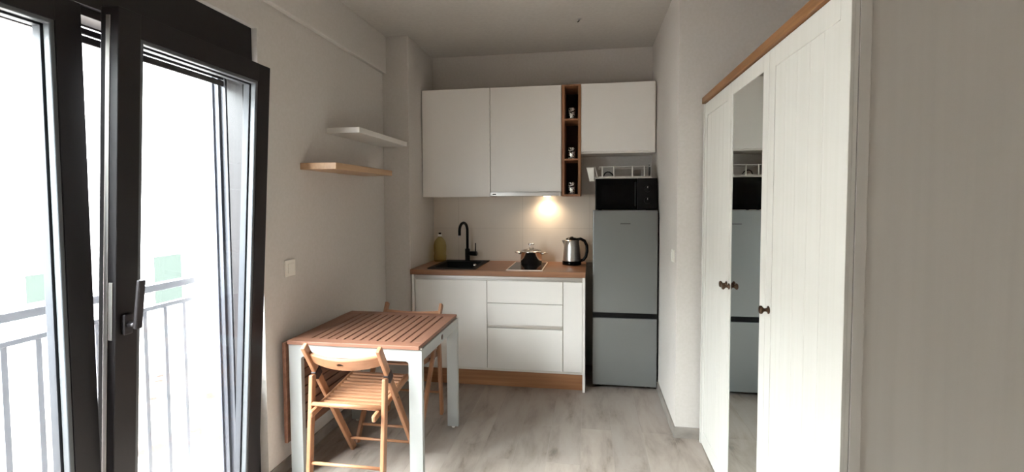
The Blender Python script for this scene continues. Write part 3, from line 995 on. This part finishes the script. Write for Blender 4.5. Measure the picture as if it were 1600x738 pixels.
# ------------------------------------------------------------------ folding chairs (built at the origin, facing +y)
def make_chair(label):
    t = thing('folding_chair', (0, 0, 0), label, 'chair', 'beech folding chairs at the table')
    PX = .197                      # post and leg centres
    top, foot = Vector((0, -.015, .772)), Vector((0, .480, 0.0))
    pd = (top - foot).normalized()
    for s in (-1, 1):
        o = Vector((s * PX, 0, 0))
        bm = B()
        add_bar(bm, foot + o, top + o, (0, 1, 0), .040, .022, .005)
        # flat cut at the floor
        for v in bm.verts:
            if v.co.z < 0:
                v.co += pd * (-v.co.z / pd.z)
        obj('back_post', bm, M['beech_z'], t)
        bm = B()
        add_bar(bm, (s * PX, 0.0, 0.0), (s * PX, .056, .602), (0, 1, 0), .038, .022, .005)
        for v in bm.verts:
            if v.co.z < 0:
                v.co.z = 0
        obj('rear_leg', bm, M['beech_z'], t)
        # dark clip that locks leg and post
        p = foot + pd * (.598 / pd.z) + o
        bm = B()
        add_bar(bm, p - pd * .024, p + pd * .028, (0, 1, 0), .050, .028, .003)
        obj('hinge_clip', bm, M['clip'], t)
    # curved backrest with an oval grip hole
    bm = B()
    n = 20
    zc, hh, th = .700, .036, .016
    rows = []
    nrm = Vector((0, pd.z, -pd.y))
    for i in range(n + 1):
        u = -1 + 2 * i / n
        base = foot + pd * (zc / pd.z)
        c = Vector((u * (PX - .009), base.y, base.z)) - nrm * (.040 * (1 - u * u) - .004)
        hb = hh * (1 - .10 * u * u)
        rows.append([bm.verts.new(c + pd * a + nrm * b) for a, b in ((-hb, -th / 2), (hb - .004, -th / 2), (hb, -th / 2 + .004), (hb, th / 2), (-hb, th / 2))])
    for a, b in zip(rows, rows[1:]):
        for k in range(5):
            f = bm.faces.new((a[k], a[(k + 1) % 5], b[(k + 1) % 5], b[k]))
    bm.faces.new(rows[0])
    bm.faces.new(rows[-1][::-1])
    back = obj('backrest', bm, M['beech_x'], t)
    cb = B()
    c0 = foot + pd * (zc / pd.z)
    cc = Vector((-.010, c0.y, c0.z)) - nrm * .036
    ring = [(.018 * math.cos(k * PI / 12), .0115 * math.sin(k * PI / 12)) for k in range(24)]
    A = [cb.verts.new(cc + Vector((x, 0, 0)) + pd * z - nrm * .04) for x, z in ring]
    Bq = [cb.verts.new(cc + Vector((x, 0, 0)) + pd * z + nrm * .04) for x, z in ring]
    for k in range(24):
        cb.faces.new((A[k], A[(k + 1) % 24], Bq[(k + 1) % 24], Bq[k]))
    cb.faces.new(A[::-1])
    cb.faces.new(Bq)
    cut = obj('cutter', cb, M['clip'], None, None, (0, 0, 0))
    md = back.modifiers.new('hole', 'BOOLEAN')
    md.object = cut
    md.operation = 'DIFFERENCE'
    md.solver = 'EXACT'
    bpy.context.view_layer.update()
    dg = bpy.context.evaluated_depsgraph_get()
    me = bpy.data.meshes.new_from_object(back.evaluated_get(dg))
    back.modifiers.clear()
    back.data = me
    bpy.data.objects.remove(cut)
    # dark disc closing the grip hole, painted stand-in for the darkness inside
    pg = B()
    A = [pg.verts.new(cc + Vector((x, 0, 0)) + pd * z + nrm * .000) for x, z in ring]
    Bq = [pg.verts.new(cc + Vector((x, 0, 0)) + pd * z + nrm * .004) for x, z in ring]
    for k in range(24):
        pg.faces.new((A[k], A[(k + 1) % 24], Bq[(k + 1) % 24], Bq[k]))
    pg.faces.new(A[::-1])
    pg.faces.new(Bq)
    obj('hole_shade', pg, M['clip'], back)
    # seat
    RXs = .166
    r0, r1 = Vector((0, -.022, .424)), Vector((0, .432, .478))
    rd = (r1 - r0).normalized()
    up = Vector((0, -rd.z, rd.y))
    for s in (-1, 1):
        bm = B()
        add_bar(bm, r0 + Vector((s * RXs, 0, 0)), r1 + Vector((s * RXs, 0, 0)), (1, 0, 0), .022, .036, .009)
        obj('seat_rail', bm, M['beech_y'], t)
    bm = B()
    for k in range(11):
        c = r0 + rd * (.078 + k * .0360) + up * .0115
        add_bar(bm, c - Vector((.156, 0, 0)), c + Vector((.156, 0, 0)), tuple(rd), .020, .012, .003)
    obj('seat', bm, M['beech_x'], t)
    bm = B()
    add_tube(bm, [(-PX + .009, .034, .458), (PX - .009, .034, .460)], .0105, 14)
    obj('stretcher', bm, M['beech_x'], t)
    bm = B()
    add_tube(bm, [(-PX + .009, .014, .160), (PX - .009, .014, .160)], .008, 14)
    obj('stretcher', bm, M['beech_x'], t)
    c = foot + pd * (.095 / pd.z)
    bm = B()
    add_tube(bm, [(-PX + .009, c.y, c.z), (PX - .009, c.y, c.z)], .008, 14)
    obj('stretcher', bm, M['beech_x'], t)
    c = foot + pd * (.452 / pd.z)
    for s in (-1, 1):
        obj('pivot_bolt', add_tube(B(), [(s * (RXs + .008), c.y, c.z), (s * (PX + .0125), c.y, c.z)], .005, 10), M['clip'], t)
    return t

def copy_tree(o, parent=None):
    c = o.copy()
    C.objects.link(c)
    if parent is not None:
        c.parent = parent
    for ch in list(o.children):
        copy_tree(ch, c)
    return c

ch = make_chair('beech folding chair in front of the table with its curved backrest towards the camera')
ch.location = (-1.204, 2.225, 0)
ch2 = copy_tree(ch)
ch2['label'] = 'beech folding chair on the kitchen side of the table, mostly hidden under the tabletop'
ch2.location = (-1.212, 3.240, 0)
ch2.rotation_euler = (0, 0, PI)
